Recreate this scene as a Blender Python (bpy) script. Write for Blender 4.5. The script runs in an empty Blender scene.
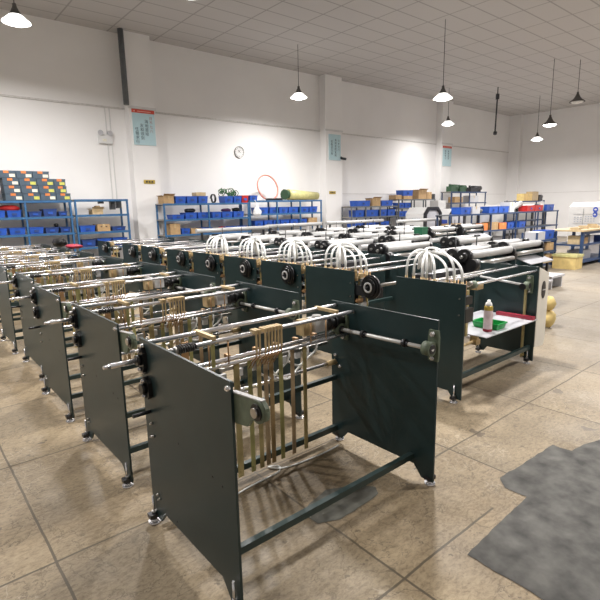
import bpy, math, random
from mathutils import Vector, Matrix
random.seed(7)
PI = math.pi
SC = bpy.context.scene
COL = SC.collection
NTH = 'zeroth first second third fourth fifth sixth seventh eighth ninth tenth eleventh twelfth'.split()

# ------------------------------------------------------------------ materials
def mat(name, col, rough=.5, metal=0., var=.12, scale=18., bump=0., emit=None, spec=None):
    m = bpy.data.materials.new(name); m.use_nodes = True
    nt = m.node_tree; N = nt.nodes; L = nt.links
    b = N['Principled BSDF']
    b.inputs['Roughness'].default_value = rough
    b.inputs['Metallic'].default_value = metal
    if spec is not None: b.inputs['Specular IOR Level'].default_value = spec
    tc = N.new('ShaderNodeTexCoord'); nz = N.new('ShaderNodeTexNoise')
    nz.inputs['Scale'].default_value = scale; nz.inputs['Detail'].default_value = 4
    L.new(tc.outputs['Object'], nz.inputs['Vector'])
    rp = N.new('ShaderNodeValToRGB')
    rp.color_ramp.elements[0].position = .3; rp.color_ramp.elements[1].position = .7
    rp.color_ramp.elements[0].color = [c*(1-var) for c in col]+[1]
    rp.color_ramp.elements[1].color = [min(1, c*(1+var)) for c in col]+[1]
    L.new(nz.outputs['Fac'], rp.inputs['Fac']); L.new(rp.outputs['Color'], b.inputs['Base Color'])
    if bump:
        bp = N.new('ShaderNodeBump'); bp.inputs['Strength'].default_value = bump; bp.inputs['Distance'].default_value = .01
        L.new(nz.outputs['Fac'], bp.inputs['Height']); L.new(bp.outputs['Normal'], b.inputs['Normal'])
    if emit:
        b.inputs['Emission Color'].default_value = (1, .97, .92, 1); b.inputs['Emission Strength'].default_value = emit
    return m

M = dict(
 green=mat('dark_green_paint', (.015, .034, .036), .36, 0, .1, 6),
 tie=mat('green_bar_paint', (.022, .042, .041), .4),
 cast=mat('grey_green_cast', (.125, .155, .105), .5, 0, .15, 30, .1),
 chrome=mat('chrome_steel', (.80, .785, .80), .27, .82, .05),
 bright=mat('bright_shaft', (.78, .77, .75), .32, .3, .04),
 steel=mat('worn_steel', (.5, .48, .46), .32, 1, .1),
 zinc=mat('yellow_zinc', (.44, .36, .17), .45, .35, .35, 7),
 olive=mat('olive_zinc', (.36, .34, .14), .45, .35, .3, 7), rose=mat('rose_zinc', (.42, .31, .19), .45, .35, .3, 7), bronze=mat('bronze_zinc', (.36, .25, .12), .45, .35, .3, 7),
 brass=mat('brass_clamp', (.55, .41, .22), .42, .4, .2, 20),
 copper=mat('copper_wire', (.5, .3, .15), .4, .7),
 black=mat('black_rubber', (.007, .007, .008), .32),
 dsteel=mat('dark_steel', (.05, .05, .055), .35, .6),
 hose=mat('white_hose', (.82, .82, .8), .35, 0, .04),
 white=mat('white_enamel', (.68, .675, .67), .4, 0, .04, 5),
 cream=mat('cream_enamel', (.78, .74, .66), .45, 0, .05, 5),
 sheet=mat('white_sheet', (.50, .50, .53), .35, 0, .08, 4),
 roller=mat('pale_roller', (.52, .515, .51), .33, .1, .08, 8),
 blue=mat('blue_rack_paint', (.03, .12, .27), .45, 0, .15, 8),
 navy=mat('navy_rack_paint', (.02, .05, .13), .45, 0, .15, 8),
 grey=mat('grey_rack_paint', (.12, .13, .14), .5, 0, .15, 8),
 bin=mat('blue_bin_plastic', (.022, .095, .46), .4, 0, .12, 8),
 dbin=mat('dark_blue_plastic', (.025, .06, .22), .4, 0, .12, 8),
 board=mat('shelf_board', (.36, .33, .29), .6, 0, .15, 12),
 card=mat('cardboard', (.43, .28, .14), .7, 0, .12, 14),
 tape=mat('packing_tape', (.52, .38, .2), .4),
 slate=mat('slate_carton', (.065, .10, .14), .55, 0, .15, 12),
 orange=mat('orange_tab', (.72, .22, .06), .5),
 label=mat('paper_label', (.78, .74, .62), .6),
 lime=mat('yellow_green_label', (.55, .55, .12), .6),
 red=mat('red_plastic', (.55, .025, .025), .4),
 crimson=mat('crimson_bar', (.36, .025, .05), .45),
 pink=mat('pink_hose', (.62, .25, .2), .45),
 yellow=mat('yellow_film', (.58, .54, .24), .35, 0, .15, 10, .3),
 gold=mat('gold_plate', (.5, .36, .07), .35, .5),
 tan=mat('tan_wood', (.5, .38, .22), .6, 0, .15, 12),
 kraft=mat('yellow_carton', (.66, .5, .2), .6, 0, .1, 10),
 gtray=mat('green_tray_plastic', (.01, .33, .07), .4),
 leaf=mat('green_cable', (.05, .16, .06), .5, 0, .4, 40),
 dgreenbag=mat('dark_green_roll', (.03, .08, .04), .6),
 shade=mat('grey_lamp_shade', (.09, .085, .08), .45),
 shadein=mat('white_lamp_lining', (.8, .8, .78), .5),
 bulb=mat('lamp_glow', (.9, .9, .9), .5, emit=16), frost=mat('frosted_shade_glow', (.9, .9, .9), .5, emit=2.2),
 cyan=mat('pale_cyan_board', (.48, .66, .71), .5, 0, .06, 4),
 bred=mat('banner_red', (.6, .07, .04), .5),
 faint=mat('pale_grey_print', (.42, .44, .5), .5),
 ink=mat('dark_ink', (.05, .08, .1), .6),
 rink=mat('red_ink', (.4, .12, .1), .6),
 skyb=mat('blue_print', (.05, .1, .5), .5),
 plast=mat('clear_bag', (.7, .7, .72), .25, 0, .1, 10, .4),
 concrete=mat('grey_concrete', (.098, .094, .086), .8, 0, .5, 8, .3),
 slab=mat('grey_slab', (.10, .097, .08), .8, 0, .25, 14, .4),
 purple=mat('purple_cloth', (.1, .04, .12), .6),
)

# ------------------------------------------------------------------ mesh builder
class MB:
    def __init__(s): s.v = []; s.f = []; s.sm = []
    def add(s, vs, fs, smooth=False):
        n = len(s.v); s.v += [Vector(v) for v in vs]
        for f in fs: s.f.append([i+n for i in f]); s.sm.append(smooth)
        return s
    def box(s, x0, x1, y0, y1, z0, z1, rot=None):
        vs = [(x, y, z) for z in (z0, z1) for x, y in ((x0, y0), (x1, y0), (x1, y1), (x0, y1))]
        if rot:
            c = Vector(((x0+x1)/2, (y0+y1)/2, (z0+z1)/2)); vs = [rot @ (Vector(v)-c)+c for v in vs]
        return s.add(vs, [(3, 2, 1, 0), (4, 5, 6, 7), (0, 1, 5, 4), (1, 2, 6, 5), (2, 3, 7, 6), (3, 0, 4, 7)])
    def cyl(s, a, b, r, n=12, r1=None):
        a = Vector(a); b = Vector(b); r1 = r if r1 is None else r1
        d = (b-a).normalized(); u = d.orthogonal().normalized(); w = d.cross(u)
        ring = [[p+(u*math.cos(2*PI*i/n)+w*math.sin(2*PI*i/n))*q for i in range(n)] for p, q in ((a, r), (b, r1))]
        k = len(s.v); s.v += ring[0]+ring[1]
        for i in range(n):
            j = (i+1) % n; s.f.append([k+i, k+j, k+n+j, k+n+i]); s.sm.append(True)
        s.f.append([k+i for i in range(n)][::-1]); s.sm.append(False)
        s.f.append([k+n+i for i in range(n)]); s.sm.append(False)
        return s
    def tube(s, pts, r, n=8):
        pts = [Vector(p) for p in pts]; k = len(s.v); m = len(pts); u = None
        for i, p in enumerate(pts):
            d = (pts[min(i+1, m-1)]-pts[max(i-1, 0)]).normalized()
            u = d.orthogonal().normalized() if u is None else (u-d*u.dot(d)).normalized()
            w = d.cross(u)
            s.v += [p+(u*math.cos(2*PI*j/n)+w*math.sin(2*PI*j/n))*r for j in range(n)]
        for i in range(m-1):
            for j in range(n):
                q = (j+1) % n; s.f.append([k+i*n+j, k+i*n+q, k+(i+1)*n+q, k+(i+1)*n+j]); s.sm.append(True)
        s.f.append([k+j for j in range(n)][::-1]); s.sm.append(False)
        s.f.append([k+(m-1)*n+j for j in range(n)]); s.sm.append(False)
        return s
    def prism(s, poly, ax, a, b):
        def P(p, t): return (t, p[0], p[1]) if ax == 'x' else (p[0], t, p[1]) if ax == 'y' else (p[0], p[1], t)
        n = len(poly); vs = [P(p, a) for p in poly]+[P(p, b) for p in poly]
        return s.add(vs, [list(range(n))[::-1], list(range(n, 2*n))]+[(i, (i+1) % n, n+(i+1) % n, n+i) for i in range(n)])
    def lathe(s, prof, at=(0, 0, 0), n=20, ax=None):
        at = Vector(at); k = len(s.v); R = ax or Matrix.Identity(3)
        for r, z in prof: s.v += [at+R @ Vector((r*math.cos(2*PI*i/n), r*math.sin(2*PI*i/n), z)) for i in range(n)]
        for a in range(len(prof)-1):
            for i in range(n):
                j = (i+1) % n; s.f.append([k+a*n+i, k+a*n+j, k+(a+1)*n+j, k+(a+1)*n+i]); s.sm.append(True)
        return s
    def blob(s, c, rx, ry, rz, jit=.15, n=10, m=7):
        k = len(s.v); rnd = random.Random(int(c[0]*1000+c[1]*77))
        for a in range(m+1):
            t = PI*a/m
            for i in range(n):
                p = 2*PI*i/n; q = 1+rnd.uniform(-jit, jit)*(0 < a < m)
                s.v.append(Vector((c[0]+rx*q*math.sin(t)*math.cos(p), c[1]+ry*q*math.sin(t)*math.sin(p), c[2]+rz*q*math.cos(t))))
        for a in range(m):
            for i in range(n):
                j = (i+1) % n; s.f.append([k+a*n+j, k+a*n+i, k+(a+1)*n+i, k+(a+1)*n+j]); s.sm.append(True)
        return s
    def build(s, name, m, parent=None, at=None):
        """coordinates are the place's own; an object is stored relative to its parent (or its own base 'at')"""
        if parent is not None: o0 = parent.get('_o', None); o0 = Vector(o0) if o0 is not None else Vector()
        else: o0 = Vector(at) if at is not None else Vector()
        me = bpy.data.meshes.new(name)
        me.from_pydata([v-o0 for v in s.v], [], s.f)
        me.polygons.foreach_set('use_smooth', s.sm); me.update()
        o = bpy.data.objects.new(name, me); COL.objects.link(o)
        me.materials.append(M[m] if isinstance(m, str) else m)
        if parent is not None: o.parent = parent
        else: o.location = o0
        o['_o'] = list(o0)
        return o
def tag(o, label, cat, group=None, kind=None):
    if label: o['label'] = label
    if cat: o['category'] = cat
    if group: o['group'] = group
    if kind: o['kind'] = kind
    return o
def empty(name, loc, label, cat, group=None):
    o = bpy.data.objects.new(name, None); COL.objects.link(o); o.location = loc; o['_o'] = list(loc); o.empty_display_size = .1
    return tag(o, label, cat, group)
def kids(o): return [c for c in bpy.data.objects if c.parent == o]
def copy_tree(o, loc, label, group=None, skip=()):
    ch = {}
    for c in bpy.data.objects:
        if c.parent: ch.setdefault(c.parent.name, []).append(c)
    def rec(src, parent):
        n = src.copy(); COL.objects.link(n); n.parent = parent
        for c in ch.get(src.name, []):
            if c.name.split('.')[0] not in skip: rec(c, n)
        return n
    r = rec(o, None); r.location = loc; r['label'] = label
    if group: r['group'] = group
    return r
def struct(o): o['kind'] = 'structure'; return o

# ------------------------------------------------------------------ setting
XW, YW, ZC = 25.6, 13.05, 6.1
def floor_mat():
    m = bpy.data.materials.new('stone_tile_floor'); m.use_nodes = True
    nt = m.node_tree; N = nt.nodes; L = nt.links; b = N['Principled BSDF']
    def math_(op, a, c=None, d=None):
        n = N.new('ShaderNodeMath'); n.operation = op
        for i, x in enumerate((a, c, d)):
            if x is None: continue
            if isinstance(x, (int, float)): n.inputs[i].default_value = x
            else: L.new(x, n.inputs[i])
        return n.outputs[0]
    def noise(sc, det=5, rough=.6, vec=None, dist=0):
        n = N.new('ShaderNodeTexNoise'); n.inputs['Scale'].default_value = sc; n.inputs['Detail'].default_value = det
        n.inputs['Roughness'].default_value = rough; n.inputs['Distortion'].default_value = dist
        L.new(vec or tc.outputs['Object'], n.inputs['Vector']); return n.outputs['Fac']
    def ramp(f, p0, c0, p1, c1):
        r = N.new('ShaderNodeValToRGB'); e = r.color_ramp.elements
        e[0].position = p0; e[1].position = p1; e[0].color = (*c0, 1); e[1].color = (*c1, 1); L.new(f, r.inputs['Fac']); return r.outputs['Color']
    def mix(f, a, c, bt='MIX'):
        n = N.new('ShaderNodeMix'); n.data_type = 'RGBA'; n.blend_type = bt
        if isinstance(f, (int, float)): n.inputs[0].default_value = f
        else: L.new(f, n.inputs[0])
        for i, x in ((6, a), (7, c)):
            if isinstance(x, tuple): n.inputs[i].default_value = (*x, 1)
            else: L.new(x, n.inputs[i])
        return n.outputs[2]
    tc = N.new('ShaderNodeTexCoord'); sp = N.new('ShaderNodeSeparateXYZ'); L.new(tc.outputs['Object'], sp.inputs[0])
    x, y = sp.outputs['X'], sp.outputs['Y']
    side = math_('GREATER_THAN', x, 2.4)
    yy = math_('SUBTRACT', y, math_('MULTIPLY', side, .545))
    wob = math_('MULTIPLY', math_('SUBTRACT', noise(1.5), .5), .03)
    def joint(v, off, step, w):
        t = math_('PINGPONG', math_('ADD', math_('SUBTRACT', v, off), wob), step/2)
        return math_('LESS_THAN', t, w)
    j1 = math_('MAXIMUM', joint(x, .4, 1.2, .0065), joint(yy, 0, 1.2, .0065))
    j2 = math_('MAXIMUM', joint(x, .4, .6, .0028), joint(yy, 0, .6, .0028))
    base = ramp(noise(1.1, 8, .65), .3, (.29, .228, .145), .7, (.43, .345, .228))
    cell = N.new('ShaderNodeTexWhiteNoise'); cell.noise_dimensions = '2D'
    cb = N.new('ShaderNodeCombineXYZ')
    L.new(math_('FLOOR', math_('DIVIDE', math_('SUBTRACT', x, .4), 1.2)), cb.inputs[0]); L.new(math_('FLOOR', math_('DIVIDE', yy, 1.2)), cb.inputs[1])
    L.new(cb.outputs[0], cell.inputs['Vector'])
    base = mix(1, base, ramp(cell.outputs['Value'], 0, (.86, .86, .86), 1, (1.05, 1.03, 1.0)), 'MULTIPLY')
    # fine travertine pitting, drawn out along X
    mp = N.new('ShaderNodeMapping'); mp.inputs['Scale'].default_value = (14, 30, 1); L.new(tc.outputs['Object'], mp.inputs['Vector'])
    base = mix(.6, base, ramp(noise(1, 6, .75, mp.outputs[0], .8), .30, (.5, .46, .42), .47, (1, 1, 1)), 'MULTIPLY')
    mp2 = N.new('ShaderNodeMapping'); mp2.inputs['Scale'].default_value = (26, 48, 1); L.new(tc.outputs['Object'], mp2.inputs['Vector'])
    base = mix(.8, base, ramp(noise(1, 5, .8, mp2.outputs[0], .5), .34, (.55, .50, .44), .58, (1.12, 1.11, 1.10)), 'MULTIPLY')
    vo = N.new('ShaderNodeTexVoronoi'); vo.feature = 'DISTANCE_TO_EDGE'; vo.inputs['Scale'].default_value = 11
    wv = N.new('ShaderNodeVectorMath'); wv.operation = 'MULTIPLY_ADD'; L.new(tc.outputs['Object'], wv.inputs[0]); wv.inputs[1].default_value = (1, 1, 1)
    nzv = N.new('ShaderNodeTexNoise'); nzv.inputs['Scale'].default_value = 5; L.new(tc.outputs['Object'], nzv.inputs['Vector'])
    sc_ = N.new('ShaderNodeVectorMath'); sc_.operation = 'SCALE'; sc_.inputs[3].default_value = .35; L.new(nzv.outputs['Color'], sc_.inputs[0])
    L.new(sc_.outputs[0], wv.inputs[2]); L.new(wv.outputs[0], vo.inputs['Vector'])
    crk = math_('MULTIPLY', math_('LESS_THAN', vo.outputs['Distance'], .03), math_('GREATER_THAN', noise(.8, 2), .52))
    base = mix(math_('MULTIPLY', crk, .3), base, (.58, .50, .39))
    # meandering fine cracks
    cr = math_('ABSOLUTE', math_('SUBTRACT', noise(2.3, 7, .62, None, .4), .5))
    base = mix(math_('MULTIPLY', math_('LESS_THAN', cr, .005), .75), base, (.17, .13, .08))
    # worn spots and broad stains
    base = mix(math_('MULTIPLY', math_('GREATER_THAN', noise(3.7, 3, .5), .71), .75), base, (.13, .10, .07))
    base = mix(math_('MULTIPLY', math_('GREATER_THAN', noise(11, 3, .6), .69), .6), base, (.10, .08, .055))
    base = mix(1, base, ramp(noise(.7, 5, .55), .36, (.66, .64, .62), .58, (1, 1, 1)), 'MULTIPLY')
    # reflected light painted in: the aisle beyond the machines turns greyer
    aisle = N.new('ShaderNodeMapRange'); aisle.inputs[1].default_value = 2.8; aisle.inputs[2].default_value = 7.0; L.new(x, aisle.inputs[0])
    base = mix(math_('MULTIPLY', aisle.outputs[0], .85), base, mix(.75, base, (.235, .21, .18)))
    base = mix(math_('MULTIPLY', j2, .35), base, (.16, .12, .075))
    base = mix(math_('MULTIPLY', j1, .85), base, (.085, .065, .04))
    L.new(base, b.inputs['Base Color'])
    L.new(ramp(noise(2.1, 5, .6), .3, (.42,)*3, .7, (.7,)*3), b.inputs['Roughness'])
    bp = N.new('ShaderNodeBump'); bp.inputs['Strength'].default_value = .25; bp.inputs['Distance'].default_value = .01
    L.new(math_('SUBTRACT', noise(7, 6, .65), math_('MULTIPLY', j1, .6)), bp.inputs['Height']); L.new(bp.outputs[0], b.inputs['Normal'])
    return m
def grid_mat(name, col, joint, sx, sy, w, rough=.7):
    m = bpy.data.materials.new(name); m.use_nodes = True
    nt = m.node_tree; N = nt.nodes; L = nt.links; b = N['Principled BSDF']; b.inputs['Roughness'].default_value = rough
    tc = N.new('ShaderNodeTexCoord'); sp = N.new('ShaderNodeSeparateXYZ'); L.new(tc.outputs['Object'], sp.inputs[0])
    outs = []
    for ax, st in (('X', sx), ('Y', sy)):
        p = N.new('ShaderNodeMath'); p.operation = 'PINGPONG'; p.inputs[1].default_value = st/2; L.new(sp.outputs[ax], p.inputs[0])
        l = N.new('ShaderNodeMath'); l.operation = 'LESS_THAN'; l.inputs[1].default_value = w; L.new(p.outputs[0], l.inputs[0]); outs.append(l.outputs[0])
    mx = N.new('ShaderNodeMath'); mx.operation = 'MAXIMUM'; L.new(outs[0], mx.inputs[0]); L.new(outs[1], mx.inputs[1])
    mi = N.new('ShaderNodeMix'); mi.data_type = 'RGBA'; L.new(mx.outputs[0], mi.inputs[0]); mi.inputs[6].default_value = (*col, 1); mi.inputs[7].default_value = (*joint, 1)
    L.new(mi.outputs[2], b.inputs['Base Color'])
    return m
def wall_mat():
    return mat('white_plaster', (.86, .845, .838), .75, 0, .02, 1.2, .03)
WALL = wall_mat()
struct(MB().box(-6, XW+.2, -7, YW+.2, -.2, 0).build('floor', floor_mat()))
struct(MB().box(-6, XW+.2, -7, YW+.2, ZC, ZC+.2).build('ceiling', grid_mat('ceiling_boards', (.56, .54, .53), (.36, .345, .34), 1.2, .6, .018)))
struct(MB().box(-6, XW, YW, YW+.2, 0, ZC).build('wall_back', WALL))
struct(MB().box(XW, XW+.2, -7, YW+.2, 0, ZC).build('wall_right', WALL))
YP = 12.74
for xp0, xp1 in ((5.07, 5.77), (11.95, 12.75), (18.88, 19.66)):
    struct(MB().box(xp0, xp1, YP, YW, 0, ZC).build('wall_back_pillar', WALL))
struct(MB().box(XW-.25, XW, YW-.6, YW, 0, ZC).build('wall_corner_pillar', WALL))
struct(MB().box(-6, XW, YW-.035, YW, 4.27, 4.31).build('trim_1', mat('cable_duct', (.62, .6, .58), .5)))
for xp0, xp1 in ((5.07, 5.77), (11.95, 12.75), (18.88, 19.66)):
    struct(MB().box(xp0-.02, xp1+.02, YP-.03, YP, 4.27, 4.33).build('trim_2', 'white'))
struct(MB().cyl((5.0, YP-.05, 4.33), (5.0, YP-.05, ZC), .07, 12).build('trim_3', 'grey'))
for xx in (4.55, 4.66): struct(MB().box(xx, xx+.025, YW-.02, YW, 2.0, 4.27).build('trim_4', 'white'))
struct(MB().box(11.9, XW, YW-.015, YW, 2.145, 2.16).build('trim_5', bpy.data.materials['cable_duct']))
struct(MB().box(XW-.015, XW, -3, YW, 2.145, 2.16).build('trim_6', bpy.data.materials['cable_duct']))
def flat(poly, name, m, z=.002):
    mb = MB(); n = len(poly); mb.add([(*p, z) for p in poly], [list(range(n))]); return struct(mb.build(name, m))
def rough_poly(poly, step=.05, amp=.005):
    out = []; rnd = random.Random(3)
    for i, p in enumerate(poly):
        q = poly[(i+1) % len(poly)]; d = math.dist(p, q); k = max(1, int(d/step))
        for j in range(k):
            t = j/k; a = amp if j else 0
            out.append((p[0]+(q[0]-p[0])*t+rnd.uniform(-a, a), p[1]+(q[1]-p[1])*t+rnd.uniform(-a, a)))
    return out
flat(rough_poly([(1.95, 1.09), (2.27, 1.108), (2.64, 1.12), (2.635, 1.25), (2.70, 1.315), (2.717, 1.325), (3.394, 1.287), (3.386, 1.236), (3.40, 1.163), (3.55, 1.146), (3.72, 1.094), (4.6, 1.0), (4.6, -.8), (1.95, -.8)][::-1]), 'floor_patch', 'concrete', .003)
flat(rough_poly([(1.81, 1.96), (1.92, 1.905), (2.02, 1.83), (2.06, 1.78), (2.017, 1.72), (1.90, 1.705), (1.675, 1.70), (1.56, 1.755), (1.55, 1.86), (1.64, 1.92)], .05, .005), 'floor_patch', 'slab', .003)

# ------------------------------------------------------------------ machines of the front row (open frames with brass fingers)
XL, XR, YF, YB, H = .91, 2.31, 1.515, 2.40, 1.05
def plate_poly(y0, y1, h): return [(y0, .035), (y0+.085, .035), (y0+.145, .105), (y1-.16, .105), (y1-.10, .035), (y1, .035), (y1, h), (y0, h)]
def foot(root, x, y, s):
    f = MB().cyl((x, y, 0), (x, y, .012), .034, 16).cyl((x, y, .012), (x, y, .024), .022, 12, .012).build('leveling_foot', 'chrome', root)
    MB().cyl((x, y, .02), (x, y, .16), .0065, 8).build('adjuster_bolt', 'chrome', f)
    MB().box(x-.03 if s < 0 else x-.03, x+.03, y-.022, y+.022, .034, .058).build('foot_bracket', 'dsteel', f)
    MB().cyl((x, y, .058), (x, y, .070), .013, 6).build('lock_nut', 'steel', f)
def bolt(mb, x, y, z, s, r=.012, l=.014): return mb.cyl((x, y, z), (x+s*l, y, z), r, 6).cyl((x+s*l, y, z), (x+s*(l+.006), y, z), r*.6, 8)
def bolts(root, x, pts, s=-1, r=.012, l=.014, m='chrome'):
    for y, z in pts: bolt(MB(), x, y, z, s, r, l).build('bolt', m, root)
def pillow(root, xp, y, z, s=-1):
    """cast bearing block on the inner face of a plate, its bore along Y"""
    pb = MB(); xo = xp+s*.06
    pb.prism([(y+a, z+b) for a, b in ((-.032, -.085), (.032, -.085), (.036, -.05), (.036, .06), (.030, .10), (-.030, .10), (-.036, .06), (-.036, -.05))], 'x', xp, xp+s*.016)
    pb.box(min(xp, xo), max(xp, xo), y-.02, y+.02, z-.03, z+.03)
    pb.cyl((xo, y-.026, z), (xo, y+.026, z), .042, 18)
    b = pb.build('bearing_block', 'cast', root)
    MB().cyl((xo, y-.030, z), (xo, y+.030, z), .027, 16).build('bearing_ring', 'dsteel', b)
    bolts(b, xp+s*.016, [(y, z+.078)], s, .016, .018); bolts(b, xp+s*.016, [(y, z-.066)], s, .014, .012)
    return xo
def spring_pts(x0, x1, y, z, r, turns):
    n = turns*10; return [(x0+(x1-x0)*i/n, y+r*math.cos(2*PI*i/10), z+r*math.sin(2*PI*i/10)) for i in range(n+1)]

def make_frame_machine(label):
    root = empty('machine_frame', ((XL+XR)/2, (YF+YB)/2, 0), label, 'machine', 'open green machine frames in the row along the bare floor')
    for x in (XL, XR):
        p = MB().prism(plate_poly(YF+(.025 if x == XR else 0), YB+(.02 if x == XR else 0), H), 'x', x, x+.012).build('side_plate', 'green', root)
    foot(root, XL-.012, YB-.03, -1); foot(root, XL-.012, YF+.035, -1)
    foot(root, XR+.026, YB-.03, 1); foot(root, XR+.026, YF+.065, 1)
    XI = XL+.012
    for y, z, r in ((2.37, 1.022, .013), (2.20, 1.003, .013), (2.30, .852, .013), (2.235, .846, .011)):
        MB().cyl((XI, y, z), (XR, y, z), r, 12).build('rod', 'chrome', root)
    MB().cyl((XI, 2.375, .61), (XR, 2.375, .61), .013, 12).build('rod', 'chrome', root)
    MB().cyl((2.22, 2.375, .61), (2.30, 2.375, .61), .02, 10).build('rod_bushing', 'brass', root)
    for y, z, a, h in ((1.70, .155, .016, .018), (2.385, .10, .016, .02), (2.385, .49, .014, .016)):
        MB().box(XI, XR, y-a, y+a, z-h, z+h).build('tie_bar', 'tie', root)
    # brass link bars between the two upper rods
    for x in (1.227, 2.135):
        MB().box(x-.012, x+.012, 2.182, 2.390, 1.018, 1.038).build('link_bar', 'brass', root)
    MB().box(1.22, 1.24, 2.205, 2.212, .86, .99).build('hanger_strip', 'olive', root)
    MB().box(1.10, 1.14, 2.31, 2.318, .78, 1.0).build('hanger_strip', 'copper', root)
    MB().tube(spring_pts(1.02, 1.125, 2.20, 1.003, .021, 8), .0042, 5).build('coil_spring', 'black', root)
    MB().cyl((1.0, 2.2, 1.003), (1.018, 2.2, 1.003), .02, 12).build('collar', 'steel', root)
    # comb of fingers clamped on the second rod
    for i, x in enumerate((1.482, 1.505, 1.545, 1.568, 1.591, 1.614, 1.637, 1.660)):
        f = MB().box(x-.0085, x+.0085, 2.158, 2.215, 1.006, 1.028).box(x-.0045, x+.0045, 2.158, 2.168, .90, 1.01).build('finger', 'brass', root)
        MB().tube([(x, 2.163, .91), (x, 2.168, .87), (x+.003, 2.215, .835), (x+.003, 2.255, .78)], .0042, 6).build('finger_wire', 'copper', f)
    for x in (1.20, 1.32, 1.92, 2.05):
        MB().tube([(x, 2.2, 1.0), (x, 2.2, .86)], .0045, 6).build('drop_pin', 'copper', root)
    # flat yellow strips hanging to the low tie bar
    for i, x in enumerate((1.452, 1.546, 1.613, 1.664, 1.708, 1.783, 1.878, 1.984)):
        a = .02 if i == 0 else .0155
        MB().box(x-a, x+a, 2.337, 2.341, .065, .80).cyl((x, 2.333, .79), (x, 2.345, .79), .009, 8).cyl((x, 2.333, .10), (x, 2.345, .10), .007, 8).build('guide_strip', ('zinc', 'olive', 'zinc', 'rose', 'bronze', 'olive', 'rose', 'zinc')[i], root)
    MB().box(1.35, 2.2, 2.345, 2.36, .765, .785).build('strip_rail', 'steel', root)
    for k in range(9): MB().box(1.0+.115*k, 1.045+.115*k, 2.35, 2.375, .70+.01*(k % 3), .745+.01*(k % 3)).build('pale_block', 'roller', root)
    for x in (1.40, 1.60, 1.75, 1.92, 2.08):
        MB().box(x, x+.022, 2.345, 2.385, .80, .86).build('cam_block', 'copper', root)
    # drive end near the far plate
    MB().box(1.925, 1.995, 2.27, 2.35, .885, .985).cyl((1.96, 2.26, .94), (1.96, 2.36, .94), .03, 12).build('brass_block', 'brass', root)
    MB().box(2.015, 2.115, 2.26, 2.35, .895, .985).cyl((2.065, 2.305, .985), (2.065, 2.305, 1.0), .03, 12).build('valve_block', 'roller', root)
    MB().cyl((2.115, 2.3, .93), (2.29, 2.3, .93), .04, 14).cyl((2.15, 2.3, .93), (2.165, 2.3, .93), .052, 14).cyl((2.2, 2.3, .93), (2.215, 2.3, .93), .052, 14).build('clutch', 'black', root)
    # hoses looping behind the strips
    for i, (x0, x1, dz) in enumerate(((1.60, 1.86, .16), (1.70, 2.02, .20), (1.83, 2.10, .13))):
        MB().tube([(x0+(x1-x0)*(.5-.5*math.cos(PI*k/12)), 2.36+.02*math.sin(k), .80-dz*math.sin(PI*k/12)) for k in range(13)], .007, 6).build('air_hose', 'hose', root)
    # cross shaft with collars on the far plate
    xo = pillow(root, XR, 2.285, .877); pillow(root, XR, 1.56, .893)
    MB().cyl((xo, 2.33, .876), (xo, 1.53, .894), .0125, 14).build('shaft', 'bright', root)
    for y, z in ((2.06, .882), (1.73, .890)):
        MB().cyl((xo, y-.012, z), (xo, y+.012, z), .024, 14).cyl((xo, y-.03, z), (xo, y-.012, z), .018, 12).build('collar', 'dsteel', root)
    bolts(root, XR, [(2.372, .97), (2.375, .66), (2.33, .585)], -1, .011)
    # outer face of the near plate: flange bearings, stub shafts, bolts
    for y, z, w, h in ((2.352, .945, .034, .065), (2.322, .80, .045, .055)):
        fl = MB().prism([(y-w, z-h*.6), (y-w*.5, z-h), (y+w*.5, z-h), (y+w, z-h*.6), (y+w, z+h*.6), (y+w*.5, z+h), (y-w*.5, z+h), (y-w, z+h*.6)], 'x', XL, XL-.022).cyl((XL-.022, y, z), (XL-.045, y, z), .028, 14).build('flange_bearing', 'black', root)
        bolts(fl, XL-.022, [(y, z+h*.75), (y, z-h*.75)])
    MB().cyl((XL-.02, 2.352, .945), (.735, 2.352, .945), .0135, 14).cyl((.735, 2.352, .945), (.70, 2.352, .945), .0135, 14, .008).build('stub_shaft', 'chrome', root)
    MB().cyl((XL, 2.33, .663), (.815, 2.33, .663), .010, 12).build('lower_stub', 'dsteel', root)
    bolts(root, XL, [(2.345, 1.018)], -1, .014); bolts(root, XL, [(2.35, .875)], -1, .011, .014, 'steel')
    bolts(root, XL, [(2.31, .53), (2.335, .52), (2.32, .60), (2.30, .17), (2.315, .19)], -1, .008, .008, 'steel')
    for y, z in ((1.62, .56), (1.70, .57), (2.02, .60), (2.1, .14)): MB().cyl((XL, y, z), (XL-.002, y, z), .006, 8).build('screw', 'dsteel', root)
    # bearing bracket reaching past the front edge of the near plate
    br = MB().prism([(1.53, .875), (1.43, .892), (1.40, .93), (1.34, .935), (1.312, .96), (1.308, 1.0), (1.33, 1.022), (1.53, 1.0)], 'x', XL+.014, XL+.03).cyl((XL+.034, 1.352, .978), (XL+.006, 1.352, .978), .044, 20).build('bearing_bracket', 'cast', root)
    MB().prism([(1.53, 1.0), (1.33, 1.022), (1.33, 1.026), (1.53, 1.005)], 'x', XL+.012, XL+.032).build('bracket_rim', 'roller', br)
    MB().cyl((XL+.006, 1.352, .978), (XL, 1.352, .978), .032, 18).build('bearing_ring', 'black', br)
    MB().cyl((XL, 1.352, .978), (XL-.010, 1.352, .978), .019, 14).build('shaft_end', 'steel', br)
    bolts(br, XL, [(1.525, 1.022)], -1, .012, .012)
    return root
fr = make_frame_machine('nearest complete dark green machine frame with brass fingers and chrome rods, bare floor around it')
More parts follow.
